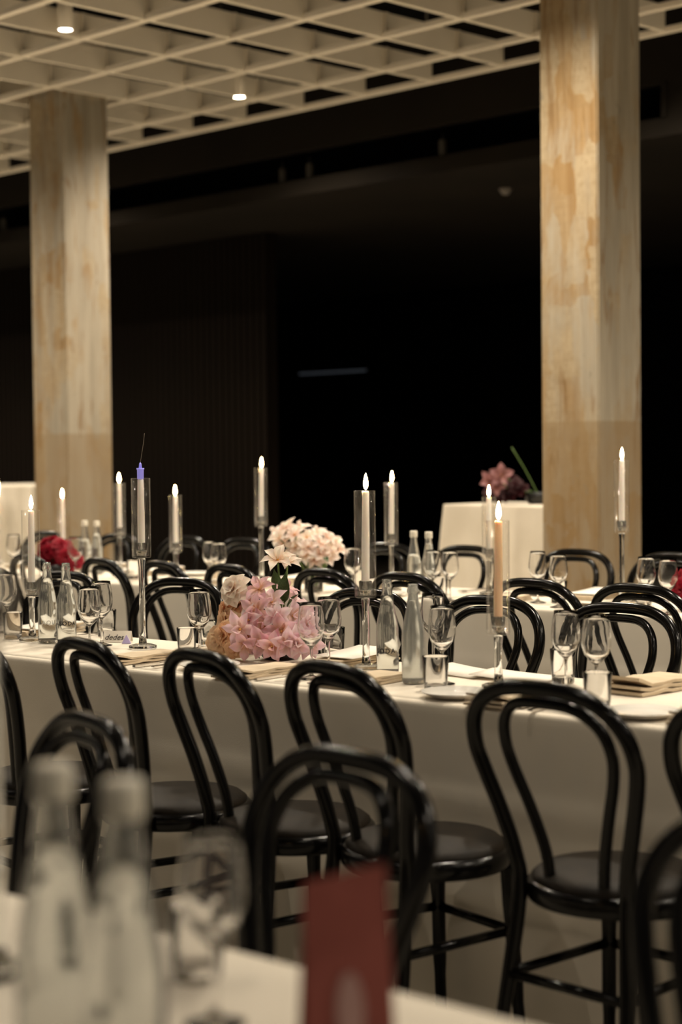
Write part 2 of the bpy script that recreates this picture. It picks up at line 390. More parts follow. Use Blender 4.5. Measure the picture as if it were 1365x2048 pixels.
# ------------------------------------------------------------------ ceiling downlights
lamp_body = lathe_me('lamp_body', 'fin', [(0, .16), (.042, .16), (.044, .155), (.044, .0), (.040, .0), (.038, .02), (0, .022)], 24)
lamp_lens = lathe_me('lamp_lens', 'lamp', [(0, .004), (.037, .004), (.037, .008), (0, .008)], 24)
lamp_cord = sweep_me('lamp_cord', 'metal_pale', [(0, 0, .15), (0, 0, .56)], .006, 6)
l1 = w2g(on_z(131, 57, GH+.01)); l2 = w2g(on_z(479, 192, GH+.01))
spots = []
for p, dx in ((l1, 0), (l2, 0)):
    for k in range(-4, 4): spots.append((p.x, p.y+k*5*S))
for r_ in (3, 5, 8):
    for k in range(-4, 3): spots.append((l1.x-r_*GSX, (l2.y if r_ != 5 else l1.y)+k*5*S))
for n, (gx, gy) in enumerate(spots):
    w = g2w(gx, gy, GH); k_row = {3: .60, 5: .24, 8: .13}.get(round((l1.x-gx)/GSX), 1.0)     # unseen rows added to light the near cloths, weakened row by row
    t = thing('ceiling_downlight', 'small round white downlight hung in the louvre ceiling', 'downlight', w, 0, 'downlights in the louvre ceiling')
    ob('housing', lamp_body, t); ob('lens', lamp_lens, t); ob('cord', lamp_cord, t)
    ld = bpy.data.lights.new('downlight_lamp', 'SPOT'); ld.energy = SPOT_W*k_row; ld.color = (1, .875, .70)
    ld.spot_size = R(150); ld.spot_blend = 1.0; ld.shadow_soft_size = .035
    lo = bpy.data.objects.new('lamp', ld); COL.objects.link(lo); lo.parent = t; lo.location = (0, 0, -.01)

# ------------------------------------------------------------------ tables under cloths
TZ = .735
STAND = []      # (x, y, radius) of what stands on the tables
FLAT = []       # (x, y, half x, half y) of what lies on them
def cloth(name, x0, x1, y0, y1, hem, seed, label, m='linen'):
    rnd = random.Random(seed); bm = bmesh.new()
    ph = [rnd.uniform(0, 6.28) for _ in range(8)]
    step = .03; rr = .014
    L = y1-y0; Wd = x1-x0
    def wall_off(s, d):      # s along the edge, d below the top
        w = min(1, d/.6)**1.3
        o = .010*w*math.sin(s*5.1+ph[0])+.008*w*math.sin(s*9.7+ph[1]+d*1.5)+.004*w*math.sin(s*23+ph[2])
        o += .004*w*math.sin(s*2+d*7+ph[3])
        for c in (.225, .45):
            o += .0075*math.exp(-((d-c-.01*math.sin(s*.9))/.008)**2)
        q = (s+.4) % .78-.39
        o += .005*math.exp(-(q/.011)**2)
        return o
    def strip(pos, s_len, hem_z, key):
        ns = max(2, int(s_len/step)); ds = [0, .004, .009, .014]
        z = .03
        while TZ-z > hem_z+.02: ds.append(z); z += .028
        ds.append(TZ-hem_z)
        ds = sorted(set(ds)); rows = []
        for i in range(ns+1):
            s = i/ns*s_len; row = []
            edge = min(1, min(s, s_len-s)/.15)
            for d in ds:
                inset = rr-math.sqrt(max(0, rr*rr-max(0, rr-d)**2)) if d < rr else 0
                row.append(bm.verts.new(pos(s, -inset+wall_off(s+key, d)*edge, TZ-d)))
            rows.append(row)
        for a, b in zip(rows, rows[1:]):
            for j in range(len(ds)-1): bm.faces.new((a[j], a[j+1], b[j+1], b[j]))
        return rows
    strip(lambda s, o, z: (x0-o, y0+s, z), L, hem[0], 0)
    strip(lambda s, o, z: (x1+o, y0+s, z), L, hem[1], 3)
    strip(lambda s, o, z: (x0+s, y0-o, z), Wd, hem[2], 5)
    strip(lambda s, o, z: (x0+s, y1+o, z), Wd, hem[2], 8)
    ny, nx = int(L/.05), max(6, int(Wd/.05)); g = {}
    for i in range(ny+1):
        for j in range(nx+1):
            x = x0+rr+(Wd-2*rr)*j/nx; y = y0+rr+(L-2*rr)*i/ny
            zz = TZ+(.0004*math.sin(y*6+x*3+ph[4])+.0003*math.sin(y*13-x*5+ph[5]))*min(1, 4*min(j, nx-j, i, ny-i)/nx)
            g[i, j] = bm.verts.new((x, y, zz))
    for i in range(ny):
        for j in range(nx): bm.faces.new((g[i, j], g[i, j+1], g[i+1, j+1], g[i+1, j]))
    bmesh.ops.remove_doubles(bm, verts=bm.verts[:], dist=.0005)
    bmesh.ops.recalc_face_normals(bm, faces=bm.faces[:])
    o = ob(name, me_from(bm, name, m)); md = o.modifiers.new('thickness', 'SOLIDIFY'); md.thickness = .0015; md.offset = -1
    return tag(o, label, 'tablecloth')
def table(x0, x1, y0, y1, label):
    t = thing('banquet_table', label, 'table', ((x0+x1)/2, (y0+y1)/2, 0)); hx, hy = (x1-x0)/2-.03, (y1-y0)/2-.03
    ob('tabletop', box_me('tabletop', 'timber', -hx, hx, -hy, hy, TZ-.035, TZ-.006, bev=.004), t)
    n = max(2, int(hy*2/1.8)+1)
    lm = sweep_me('table_leg', 'metal_dark', [(0, 0, 0), (0, 0, TZ-.036)], .016, 10)
    for i in range(n):
        for s in (-1, 1): ob('leg', lm, t, (s*(hx-.12), -hy+.2+(2*hy-.4)*i/(n-1), 0))
    return t
NEAR = (3.24, 3.82); MID = (5.40, 6.03); FG = (.86, 1.485)
table(*NEAR, -.6, 7.6, 'long banquet table under the cream cloth carrying the pink flower bouquet')
cloth('tablecloth', *NEAR, -.6, 7.6, (.012, .47, .012), 3, 'cream linen cloth on the long table with the pink flower bouquet')
table(*MID, -.6, 12.6, 'long banquet table under the cream cloth carrying the red roses and white flowers')
cloth('tablecloth', *MID, -.6, 12.6, (.012, .47, .012), 4, 'cream linen cloth on the long table with the white flowers and red roses')
table(*FG, -.9, 4.6, 'banquet table under the cream cloth carrying the red menu card')
cloth('tablecloth', *FG, -.9, 4.6, (.3, .47, .3), 5, 'cream linen cloth on the blurred table with the red menu card')

# ------------------------------------------------------------------ bentwood chairs
CZ = .89
def build_chair():
    root = ob('bentwood_chair', None)
    half = [(-.222, .172, 0), (-.182, .150, .22), (-.155, .132, .44), (-.160, .138, .52), (-.176, .162, .61), (-.196, .186, .69), (-.212, .196, .745), (-.229, .184, .80), (-.243, .148, .842), (-.248, .088, .868), (-.25, .0, .8735)]
    full = half+[(x, -y, z) for x, y, z in half[-2::-1]]
    c = catmull(full, 5)
    rad = [.0162-.004*max(0, (.35-p.z)/.35) for p in c]
    ob('back_frame', sweep_me('back_frame', 'black_wood', c, rad, 12), root)
    half = [(-.137, .066, .455), (-.144, .072, .53), (-.162, .096, .62), (-.182, .122, .70), (-.198, .130, .755), (-.217, .114, .806), (-.236, .070, .838), (-.241, 0, .8445)]
    full = half+[(x, -y, z) for x, y, z in half[-2::-1]]
    ob('back_loop', sweep_me('back_loop', 'black_wood', catmull(full, 5), .0122, 12), root)
    ob('seat_frame', lathe_me('seat_frame', 'black_wood', [(.155, .425), (.182, .425), (.188, .432), (.188, .458), (.18, .466), (.155, .466)], 40, True), root)
    ob('seat_pad', lathe_me('seat_pad', 'leather', [(0, .44), (.17, .44), (.178, .460), (.177, .472), (.163, .483), (.12, .490), (.06, .494), (0, .495)], 40), root)
    lg = sweep_me('chair_leg', 'black_wood', catmull([(0, 0, .44), (.006, .006, .3), (.016, .014, .12), (.026, .022, 0)], 4), [.0175]*4+[.016]*4+[.0135]*5, 12)
    for s in (-1, 1): ob('leg', lg, root, (.130, s*.122, 0), None, (1, s, 1))
    zs = .28
    cr_ = [(-.176, .145, zs), (-.176, -.145, zs), (.137, -.129, zs), (.137, .129, zs)]
    for i in range(4):
        ob('stretcher', sweep_me('stretcher', 'black_wood', [cr_[i], cr_[(i+1) % 4]], .0105, 10), root)
    return root
proto = build_chair(); used = [False]
def chair(x, y, rz, label, group):
    o = copy_tree(proto) if used[0] else proto
    used[0] = True
    o.location = (x, y, 0); o.rotation_euler = (0, 0, rz); tag(o, label, 'chair', group)
    return o
def chair_row(pix, row_x, face, head, labels, group):
    out = []
    for (px, py, turn, *dx), lab in zip(pix, labels):
        rz = (0 if face > 0 else math.pi)+R(turn)
        v = ray(px, py); tx = row_x+(dx[0] if dx else 0)
        q = c_o+v*(tx/v.x); q = Vector((tx, q.y, 0))       # where the top of its back stands
        off = Vector((math.cos(rz), math.sin(rz), 0))*.25
        chair(q.x+off.x, q.y+off.y, rz, head+lab, group); out.append(q)
    return out
NFC = chair_row([(-75, 1235, -12), (165, 1258, -15), (400, 1281, -15), (662, 1312, -14), (1080, 1352, -5), (1500, 1400, -8)], 2.745, 1,
    'black bentwood chair seen from behind, facing ',
    ['the wine glass beside the AQUA bottle', 'the place card', 'the peach roses of the bouquet', 'the clear SODA bottle', 'the peach candle', 'the beige napkins past the peach candle'], 'near chairs at the pink bouquet table')
FGC = chair_row([(183, 1425, -18), (703, 1508, -9), (1590, 1650, -4)], 1.955, -1,
    'blurred black bentwood chair ', ['behind the two blurred capped bottles', 'behind the red menu card', 'cropped by the picture, past the red menu card'], 'chairs at the red menu card table')
NBC = chair_row([(-22, 1140, 0), (135, 1147, 0), (365, 1158, 8), (735, 1180, 0), (985, 1195, 0), (1245, 1208, 0)], 4.29, -1,
    'black bentwood chair across the pink bouquet table, behind ',
    ['the wine glass near AQUA', 'the AQUA and SODA bottles', 'the single wine glass', 'the clear SODA bottle', 'the peach candle', 'the wine glass pair'], 'far chairs at the pink bouquet table')
MFC = chair_row([(55, 1112, -12), (200, 1115, -14), (322, 1124, -14), (457, 1128, -12), (645, 1133, -10), (807, 1141, -8), (1063, 1155, -5), (1274, 1163, -4)], 4.93, 1,
    'black bentwood chair turned away, before ',
    ['the crimson roses by the column', 'the capped bottles near the roses', 'the candle by the timber wall', 'the wine glasses by the timber wall', 'the white flowers', 'the capped bottles near the high table', 'the wine glasses at the ochre column', 'the tallest candle holder'], 'near chairs at the white flowers table')
MBC = chair_row([(95, 1077, 0), (238, 1080, 0), (372, 1084, 0), (492, 1085, 0), (775, 1093, 0), (935, 1098, 0), (1155, 1102, 0), (1350, 1108, 0)], 6.50, -1,
    'dim bentwood chair across the white flowers table, ',
    ['behind the crimson roses', 'beside the grey-faced column', 'behind the low candle at the timber wall', 'left of the white flowers', 'behind the capped bottles', 'before the draped high table', 'before the ochre column', 'past the ochre column'], 'far chairs at the white flowers table')

def on_table(px, py, z, margin=.04):      # as on_z, but never over the edge of its table
    q = on_z(px, py, z); v = ray(px, py)
    for lo, hi in (FG, NEAR, MID):
        if lo-.25 < q.x < hi+.25:
            tx = min(max(q.x, lo+margin), hi-margin)
            q = q+v*((tx-q.x)/v.x)
            return Vector((q.x, q.y, z))
    return q
# ------------------------------------------------------------------ candle holders, candles
flame_me = lathe_me('flame', 'flame', [(0, 0), (.0035, .003), (.0062, .011), (.0066, .018), (.0048, .030), (.002, .041), (0, .046)], 16)
def holder(px, base_y, top_y, bot_y, label, lit=True, wax='wax', tilt=0, tube_r=.0295, clabel=None):
    p = on_table(px, base_y, TZ, .048); zt = z_at(p, top_y)-TZ; zb = z_at(p, bot_y)-TZ
    STAND.append((p.x, p.y, .046))
    t = thing('candle_holder', label, 'candle holder', (p.x, p.y, TZ+.001), 0)
    ob('base', lathe_me('holder_base', 'crystal', [(0, 0), (.040, 0), (.043, .003), (.042, .010), (.030, .014), (.012, .017), (0, .017)], 32), t)
    ob('stem', lathe_me('holder_stem', 'crystal', [(0, .018), (.0125, .018), (.0105, .04), (.0095, .06), (.0095, zb-.03), (.012, zb-.006), (.012, zb-.001), (0, zb-.001)], 24), t)
    r = tube_r
    ob('tube', lathe_me('holder_tube', 'tube', [(0, zb), (r-.003, zb), (r, zb+.004), (r, zt-.001), (r-.001, zt), (r-.002, zt-.001), (r-.002, zb+.006), (0, zb+.006)], 40), t)
    ob('candle_cup', lathe_me('candle_cup', 'crystal', [(0, zb+.007), (.013, zb+.007), (.017, zb+.02), (.018, zb+.045), (.015, zb+.046), (.0135, zb+.022), (0, zb+.020)], 20), t)
    hgt = zt-zb-.0245
    c = thing('taper_candle', clabel or ('white taper candle burning in the holder'+label.replace('clear glass candle holder', '')), 'candle', (p.x, p.y, TZ+zb+.0250), 0)
    ob('wax', lathe_me('wax', wax, [(0, 0), (.0105, 0), (.0112, .01), (.0108, hgt*.5), (.0092, hgt-.006), (.0075, hgt-.001), (0, hgt)], 20), c)
    if lit:
        ob('wick', sweep_me('wick', 'wick', [(0, 0, hgt-.004), (.0005, 0, hgt+.010)], .0009, 6), c)
        ob('flame', flame_me, c, (0, 0, hgt+.003))
    else:
        zc = hgt
        ob('cap', lathe_me('candle_cap', 'lavender', [(0, zc-.002), (.0098, zc-.002), (.0100, zc+.026), (.0115, zc+.027), (.0115, zc+.031), (0, zc+.031)], 16), c)
        ob('tip', lathe_me('candle_tip', 'lavender', [(0, zc+.031), (.005, zc+.031), (.0035, zc+.044), (.0015, zc+.048), (0, zc+.048)], 12), c)
        q = -c_d.cross(Vector((0, 0, 1))).normalized()
        q = c_r.normalized()
        ob('wick', sweep_me('long_wick', 'wick', catmull([Vector((0, 0, zc+.046)), q*.004+Vector((0, 0, zc+.070)), q*.010+Vector((0, 0, zc+.105)), q*.014+Vector((0, 0, zc+.137))], 4), .0009, 6), c)
    c.rotation_euler = (0, 0, 0)
    if tilt:
        ax = c_d.copy(); ax.z = 0
        c.rotation_euler = Matrix.Rotation(-tilt, 3, ax.normalized()).to_euler()
    return p
CH = 'clear glass candle holder '
holder(65, 1283, 1021, 1193, CH+'beside the two soda bottles nearest the place card', tilt=-.01)
holder(286, 1298, 957, 1116, CH+'with the unlit lavender-tipped candle', lit=False, clabel='unlit white taper candle with a lavender cap and long thin wick')
holder(733, 1340, 982, 1196, CH+'between the pink bouquet and the open bottles', tilt=-.012)
holder(998, 1378, 1042, 1270, CH+'with the warm peach candle', wax='wax_backlit', tilt=-.010, clabel='taper candle coloured peach as if backlit, burning in a low glass holder')
holder(127, 1143, 997, 1102, CH+'rising out of the red roses')
holder(241, 1152, 966, 1074, CH+'just beside the grey-faced plaster column')
holder(353, 1158, 991, 1105, CH+'at the dark timber wall by two wine glasses')
holder(524, 1168, 936, 1053, CH+'standing tall at the edge of the white flowers', tilt=-.02)
holder(784, 1182, 965, 1090, CH+'between the white flowers and the capped bottles', tilt=-.02)
holder(980, 1190, 994, 1120, CH+'in front of the draped high table')
holder(1245, 1208, 920, 1066, CH+'tallest of all, in front of the ochre-stained column', tilt=-.008)
holder(-6, 1950, 1012, 1290, CH+'very blurred near the capped blurred bottles')

# ------------------------------------------------------------------ bottles
BP = [(0, .001), (.026, .001), (.0295, .004), (.030, .010), (.030, .118), (.0290, .132), (.0255, .152), (.0195, .182), (.0145, .212), (.0125, .228), (.0125, .232), (.0143, .234), (.0143, .240), (.0128, .243), (.0128, .252), (.0118, .254)]
INN = [(max(r-.0022, 0), z) for r, z in reversed(BP[1:-1])]
def wrap_text(txt, size, rad, m, z):
    cu = bpy.data.curves.new('t', 'FONT'); cu.body = txt; cu.size = size; cu.align_x = 'CENTER'; cu.resolution_u = 3; cu.space_character = 1.25; cu.offset = size*.022
    tmp = bpy.data.objects.new('t', cu); COL.objects.link(tmp); dg = bpy.context.evaluated_depsgraph_get(); dg.update()
    src = tmp.evaluated_get(dg).to_mesh(); bm = bmesh.new(); bm.from_mesh(src)
    bmesh.ops.triangulate(bm, faces=bm.faces[:])
    for _ in range(2): bmesh.ops.subdivide_edges(bm, edges=[e_ for e_ in bm.edges if e_.calc_length() > .003], cuts=1)
    for v in bm.verts:
        a = v.co.x/rad; v.co = Vector((rad*math.sin(a), -rad*math.cos(a), z+v.co.y))
    tmp.evaluated_get(dg).to_mesh_clear(); bpy.data.objects.remove(tmp)
    return me_from(bm, 'lettering', m, False)
bottle_glass = {}
def bottle(px, base_y, label, txt=None, ink='ink', cap=False, fill=.19, glass='bottle_glass', p=None, sub=None, turn=0):
    p = p or on_table(px, base_y, TZ)
    STAND.append((p.x, p.y, .034))
    to = math.atan2(-p.y, -p.x)+math.pi/2+turn      # lettering turned towards the aisle
    t = thing('water_bottle', label, 'bottle', (p.x, p.y, TZ+.001), to)
    k = glass
    if k not in bottle_glass: bottle_glass[k] = lathe_me('bottle_'+k, k, BP+[(r, z) for r, z in INN if z > .008]+[(0, .007)], 36)
    ob('glass', bottle_glass[k], t)
    prof = [(r, z) for r, z in INN[::-1] if .008 < z < fill]
    rr = prof[-1][0]*.97
    key = 'water_%.3f' % fill
    if key not in bpy.data.meshes:
        lathe_me(key, 'water', [(0, .0085)]+[(r+.0004, z) for r, z in prof]+[(rr, fill), (0, fill)], 28)
    ob('water', bpy.data.meshes[key], t)
    if cap: ob('cap', bpy.data.meshes.get('bottle_cap') or lathe_me('bottle_cap', 'cap', [(0, .262), (.0140, .262), (.0152, .259), (.0155, .240), (.0150, .236)], 24), t)
    if txt: ob('lettering', wrap_text(txt, .018, .0306, ink, .060), t)
    if sub: ob('small_lettering', wrap_text(sub, .006, .0306, ink, .049), t)
    return t
bottle(96, 1286, 'open bottle lettered AQUA in white beside the candle holder', 'AQUA', 'white_ink', turn=.35, fill=.205)
bottle(134, 1288, 'open bottle lettered SODA in black beside the AQUA bottle', 'SODA', 'ink', sub='sparkling', fill=.20, turn=.1)
bottle(776, 1350, 'clear open bottle lettered SODA next to the misted bottle', 'SODA', 'ink', fill=.212, turn=-.2)
bottle(828, 1367, 'misted open water bottle beside the clear SODA bottle', None, fill=.213, glass='frosted')
bottle(171, 1146, 'capped water bottle near the red roses, beside its twin', cap=True, fill=.17)
bottle(195, 1148, 'capped water bottle near the red roses, beside its twin', cap=True, fill=.20)
for o in [o for o in bpy.data.objects if o.get('label', '').startswith('capped water bottle near')]: o['group'] = 'capped bottles near the red roses'
bottle(829, 1188, 'capped water bottle with water up to its shoulder beside its fuller twin', cap=True, fill=.165)
bottle(859, 1192, 'capped water bottle filled to the neck between the wine glasses and its twin', cap=True, fill=.215)
for x, y in ((105, 1530), (246, 1562)):
    q = on_table(x, y, TZ+.262*1.2)
    bt_ = bottle(0, 0, 'very blurred capped bottle beside the '+('blurred candle holder' if x < 200 else 'blurred wine glass'), cap=True, fill=.20, p=Vector((q.x, q.y, TZ))); bt_['group'] = 'blurred bottles by the red menu card'; bt_.scale = (1.2,)*3

# ------------------------------------------------------------------ glasses
wine_o = [(0, 0), (.032, 0), (.033, .002), (.020, .005), (.006, .010), (.0038, .020), (.0036, .075), (.0055, .083), (.016, .093), (.028, .108), (.0350, .128), (.0358, .142), (.0335, .165), (.0300, .190), (.0285, .200)]
wine_i = [(.0275, .200), (.0289, .190), (.0323, .165), (.0345, .142), (.0337, .128), (.0268, .110), (.015, .097), (0, .090)]
wine_me = lathe_me('wine_glass', 'glass', wine_o+wine_i, 36)
tumb_me = lathe_me('tumbler', 'glass', [(0, 0), (.027, 0), (.0285, .003), (.0335, .085), (.0330, .0862), (.0322, .085), (.0272, .018), (.024, .014), (0, .013)], 36)
def wine(px, top_y, label, group, hgt=.20, s=1.0):
    q = on_table(px, top_y, TZ+hgt*s)
    STAND.append((q.x, q.y, .035))
    o = ob('wine_glass', wine_me, None, (q.x, q.y, TZ+.001), None, (s, s, s)); tag(o, label, 'wine glass', group); return q
def tumbler(px, base_y, label, group, s=1.0):
    q = on_table(px, base_y, TZ); STAND.append((q.x, q.y, .030)); o = ob('water_tumbler', tumb_me, None, (q.x, q.y, TZ+.001), None, (s, s, s)); tag(o, label, 'tumbler', group); return q
gl = 'empty wine glass '
for x, y in ((12, 1146),): wine(x, y, gl+'on the pink bouquet table beside the candle holder and soda bottles', None)
for x, y in ((178, 1174), (202, 1163)): wine(x, y, gl+'of the pair between the SODA bottle and the place card', 'pair of wine glasses by the place card')
wine(398, 1180, gl+'alone at the peach end of the pink bouquet', None)
for x, y in ((622, 1206), (657, 1195)): wine(x, y, gl+'of the pair at the mauve end of the pink bouquet', 'pair of wine glasses by the bouquet')
for x, y in ((866, 1183), (884, 1212)): wine(x, y, gl+'of the pair beside the misted bottle', 'pair of wine glasses by the misted bottle')
for x, y in ((1132, 1222), (1193, 1232)): wine(x, y, gl+'of the pair beside the peach candle and the thick beige napkin', 'pair of wine glasses by the beige napkins')
for x, y in ((27, 1074), (150, 1080)): wine(x, y, gl+'next to the red roses on the white flowers table', 'wine glasses by the red roses')
for x, y in ((421, 1082), (437, 1088)): wine(x, y, gl+'of the pair in front of the dark timber wall', 'pair of wine glasses by the timber wall')
wine(706, 1096, gl+'at the right of the white flowers', None)
for x, y in ((866, 1102), (900, 1105)): wine(x, y, gl+'of the pair beside the capped bottles', 'pair of wine glasses by the capped bottles')
for x, y in ((1076, 1103), (1117, 1109)): wine(x, y, gl+'of the pair in front of the ochre-stained column', 'pair of wine glasses by the ochre column')
for x, y in ((1293, 1114), (1337, 1120)): wine(x, y, gl+'of the pair beside the tallest candle holder', 'pair of wine glasses by the tallest candle')
wine(425, 1668, 'blurred wine glass between the blurred capped bottles and the red menu card', None)
tb = 'low clear water tumbler '
tumbler(26, 1278, tb+'beside the bottle lettered AQUA', None)
tumbler(213, 1272, tb+'behind the place card', None)
tumbler(374, 1308, tb+'in front of the single wine glass by the peach roses', None, .9)
tumbler(418, 1285, tb+'behind the single wine glass by the peach roses', None, .9)
tumbler(668, 1306, tb+'at the mauve end of the pink bouquet', None)
tumbler(872, 1382, tb+'beside the misted bottle', None)
tumbler(1127, 1366, tb+'under the pair of wine glasses, farther from the beige napkins', None)
tumbler(1196, 1420, tb+'under the pair of wine glasses, touching the beige napkins', None)
for x, y in ((267, 1158), (430, 1168)): tumbler(x, y, tb+'on the white flowers table near the timber wall', 'tumblers near the timber wall')
tumbler(722, 1182, tb+'next to the single glass by the white flowers', None)
tumbler(880, 1198, tb+'beside the two capped bottles and wine glasses', None)
tumbler(1118, 1206, tb+'in front of the ochre-stained column', None)
tumbler(1288, 1213, tb+'beside the tallest candle holder', None)
tumbler(395, 1958, 'blurred water tumbler beside the blurred capped bottles', None)

# ------------------------------------------------------------------ place settings
plate_me = lathe_me('side_plate', 'china', [(0, .003), (.045, .003), (.052, .0), (.058, .002), (.082, .013), (.084, .0145), (.0835, .016), (.060, .006), (.050, .0055), (0, .0055)], 40)
def napkin_mesh():
    bm = bmesh.new(); L, Wd = .25, .115; n = 14
    for layer in range(3):
        z0 = .0005+layer*.0062; rows = []
        ox = .004*layer
        for i in range(n+1):
            y = -L/2+L*i/n
            lift = .004*math.sin(i*.9+layer*1.3)*(i/n)+(.010*max(0, (i-n*.75)/(n*.25))**2 if layer == 2 else 0)
            rows.append([bm.verts.new((x, y, z0+h+max(0, lift))) for x, h in ((-Wd/2+ox, 0), (Wd/2-ox, 0), (Wd/2-ox, .0052), (-Wd/2+ox, .0052))])
        for a, b in zip(rows, rows[1:]):
            for k_ in range(4): bm.faces.new((a[k_], a[(k_+1) % 4], b[(k_+1) % 4], b[k_]))
        bm.faces.new(rows[0]); bm.faces.new(rows[-1][::-1])
    bmesh.ops.recalc_face_normals(bm, faces=bm.faces[:])
    return bm
nap_me = me_from(napkin_mesh(), 'napkin', 'kraft', False)
def menu_mesh():
    bm = bmesh.new(); n = 10; rows = []
    for i in range(n+1):
        x = -.105+.21*i/n; z = .001+.010*(i/n)**2
        rows.append([bm.verts.new((x, -.074, z)), bm.verts.new((x, .074, z)), bm.verts.new((x, .074, z+.0012)), bm.verts.new((x, -.074, z+.0012))])
    for a, b in zip(rows, rows[1:]):
        for k_ in range(4): bm.faces.new((a[k_], a[(k_+1) % 4], b[(k_+1) % 4], b[k_]))
    bm.faces.new(rows[0]); bm.faces.new(rows[-1][::-1])
    bmesh.ops.recalc_face_normals(bm, faces=bm.faces[:])
    return bm
menu_me = me_from(menu_mesh(), 'menu', 'paper')
def flat_mesh(name, outline, z=.003, th=.002, bow=.0):
    bm = bmesh.new()
    top = [bm.verts.new((x, y, z+th+bow*x*x)) for x, y in outline]; bot = [bm.verts.new((x, y, z+bow*x*x)) for x, y in outline]
    bm.faces.new(top); bm.faces.new(bot[::-1])
    for i in range(len(top)): bm.faces.new((top[i], bot[i], bot[(i+1) % len(bot)], top[(i+1) % len(top)]))
    bmesh.ops.recalc_face_normals(bm, faces=bm.faces[:]); bmesh.ops.triangulate(bm, faces=[f for f in bm.faces if len(f.verts) > 4])
    return me_from(bm, name, 'steel', False)
def sym(h): return [(x, y) for x, y in h]+[(x, -y) for x, y in reversed(h) if abs(y) > 1e-6]
knife_blade = flat_mesh('blade', [(0, -.007), (.06, -.009), (.10, -.008), (.118, .0), (.10, .006), (0, .006)])
knife_handle = flat_mesh('knife_handle', sym([(-.095, .006), (-.06, .007), (0, .0055)]), .001, .006)
fork_handle = flat_mesh('fork_handle', sym([(-.105, .007), (-.07, .0062), (-.02, .0035), (.03, .004)]), .003, .003)
fork_head = flat_mesh('fork_head', sym([(.03, .004), (.042, .010), (.058, .012), (.062, .012)]), .005, .0025)
tine_me = flat_mesh('tine', [(.060, -.0014), (.102, -.0008), (.102, .0008), (.060, .0014)], .006, .002)
spoon_bowl = flat_mesh('spoon_bowl', sym([(.028, .004), (.038, .011), (.052, .017), (.068, .018), (.080, .012), (.086, .0)]), .004, .003, 0)
def cutlery(kind, loc, rz, label, group):
    t = thing(kind, label, kind, loc, rz, group)
    if kind == 'knife': ob('blade', knife_blade, t); ob('handle', knife_handle, t)
    elif kind == 'fork':
        ob('handle', fork_handle, t); ob('head', fork_head, t)
        for k_ in range(4): ob('tine', tine_me, t, (0, -.0093+.0062*k_, 0))
    else: ob('handle', fork_handle, t); ob('bowl', spoon_bowl, t)
def setting(x, y, face, where, n, menu=False, detail=True, plate=True, nap=True):
    g = 'place settings '+where; rz = 0 if face > 0 else math.pi
    c, s = math.cos(rz), math.sin(rz)
    P_ = lambda a, b, z=.0015: (x+a*c-b*s, y+a*s+b*c, TZ+z)
    j = lambda a: random.uniform(-a, a)
    def free(a, b, ha, hb):      # first spot near (a, b) where a piece of that half size stands clear of the glasses
        for da, db in ((0, 0), (-.03, 0), (0, .03), (0, -.03), (-.03, .04), (-.03, -.04), (0, .06), (0, -.06), (-.045, .06), (-.045, -.06), (.05, 0), (.05, .05), (.05, -.05), (.10, 0), (.10, .03), (.10, -.03)):
            X_, Y_, _ = P_(a+da, b+db)
            if all(max(abs(X_-u)-ha, 0)**2+max(abs(Y_-w)-hb, 0)**2 > r_*r_ for u, w, r_ in STAND) and all(abs(X_-u) > ha+h1 or abs(Y_-w) > hb+h2 for u, w, h1, h2 in FLAT):
                FLAT.append((X_, Y_, ha, hb)); return P_(a+da, b+db)
        return None
    def up(l, dz): return (l[0], l[1], l[2]+dz)
    l = free(.145, 0, .134, .080 if menu else .066) if nap else None
    if l:
        tag(ob('folded_napkin', nap_me, None, l, (0, 0, rz+math.pi/2+j(.06))), 'folded beige napkin '+where, 'napkin', g)
        if menu: tag(ob('menu_card', menu_me, None, up(l, .023), (0, 0, rz+math.pi+j(.03))), 'white menu card lying on a napkin '+where, 'menu', g)
    if detail:
        for kind, b_, nxt in (('fork', .086, 'napkin'), ('knife', -.084, 'napkin'), ('spoon', -.112, 'knife')):
            l = free(.14, b_ if not menu else b_*1.2, .118, .019 if kind == 'spoon' else .013)
            if l: cutlery(kind, l, rz+j(.03), 'steel '+kind+' beside a '+nxt+' '+where, g)
    l = free(.12, .19, .085, .085) if plate else None
    if l: tag(ob('side_plate', plate_me, None, l, (0, 0, 0)), 'small white side plate '+where, 'plate', g)
for x, y, r_ in ((560, 1318, .105), (628, 1184, .05), (114, 1152, .07), (1400, 1222, .07)):
    q = on_z(x, y, TZ); STAND.append((q.x, q.y, r_))
for x, y, lab in ((1300, 1378, 'thick folded beige napkin past the peach candle and the wine glass pair'),):
    q = on_table(x, y, TZ, .10); FLAT.append((q.x, q.y, .14, .085))
    tag(ob('folded_napkin', nap_me, None, (q.x, q.y, TZ+.0015), (0, 0, R(84)), (1.25, 1.0, 1.5)), lab, 'napkin')
for x, y, rz_, lab in ((1035, 1341, 100, 'white menu card lying behind the peach candle'), (925, 1341, 84, 'white menu card lying between the misted bottle and the peach candle')):
    q = on_table(x, y, TZ, .11); FLAT.append((q.x, q.y, .08, .11))
    tag(ob('menu_card', menu_me, None, (q.x, q.y, TZ+.0015), (0, 0, R(rz_))), lab, 'menu')
for x, y, lab in ((912, 1396, 'small white side plate in front of the tumbler beside the misted bottle'), (1285, 1440, 'small white side plate in front of the thick beige napkin')):
    q = on_table(x, y, TZ, .09); FLAT.append((q.x, q.y, .085, .085))
    tag(ob('side_plate', plate_me, None, (q.x, q.y, TZ+.0015)), lab, 'plate')
n = 0
for k_, q in enumerate(NFC): setting(NEAR[0]+.005, q.y, 1, 'on the near side of the pink bouquet table', n, plate=k_ not in (4, 5)); n += 1
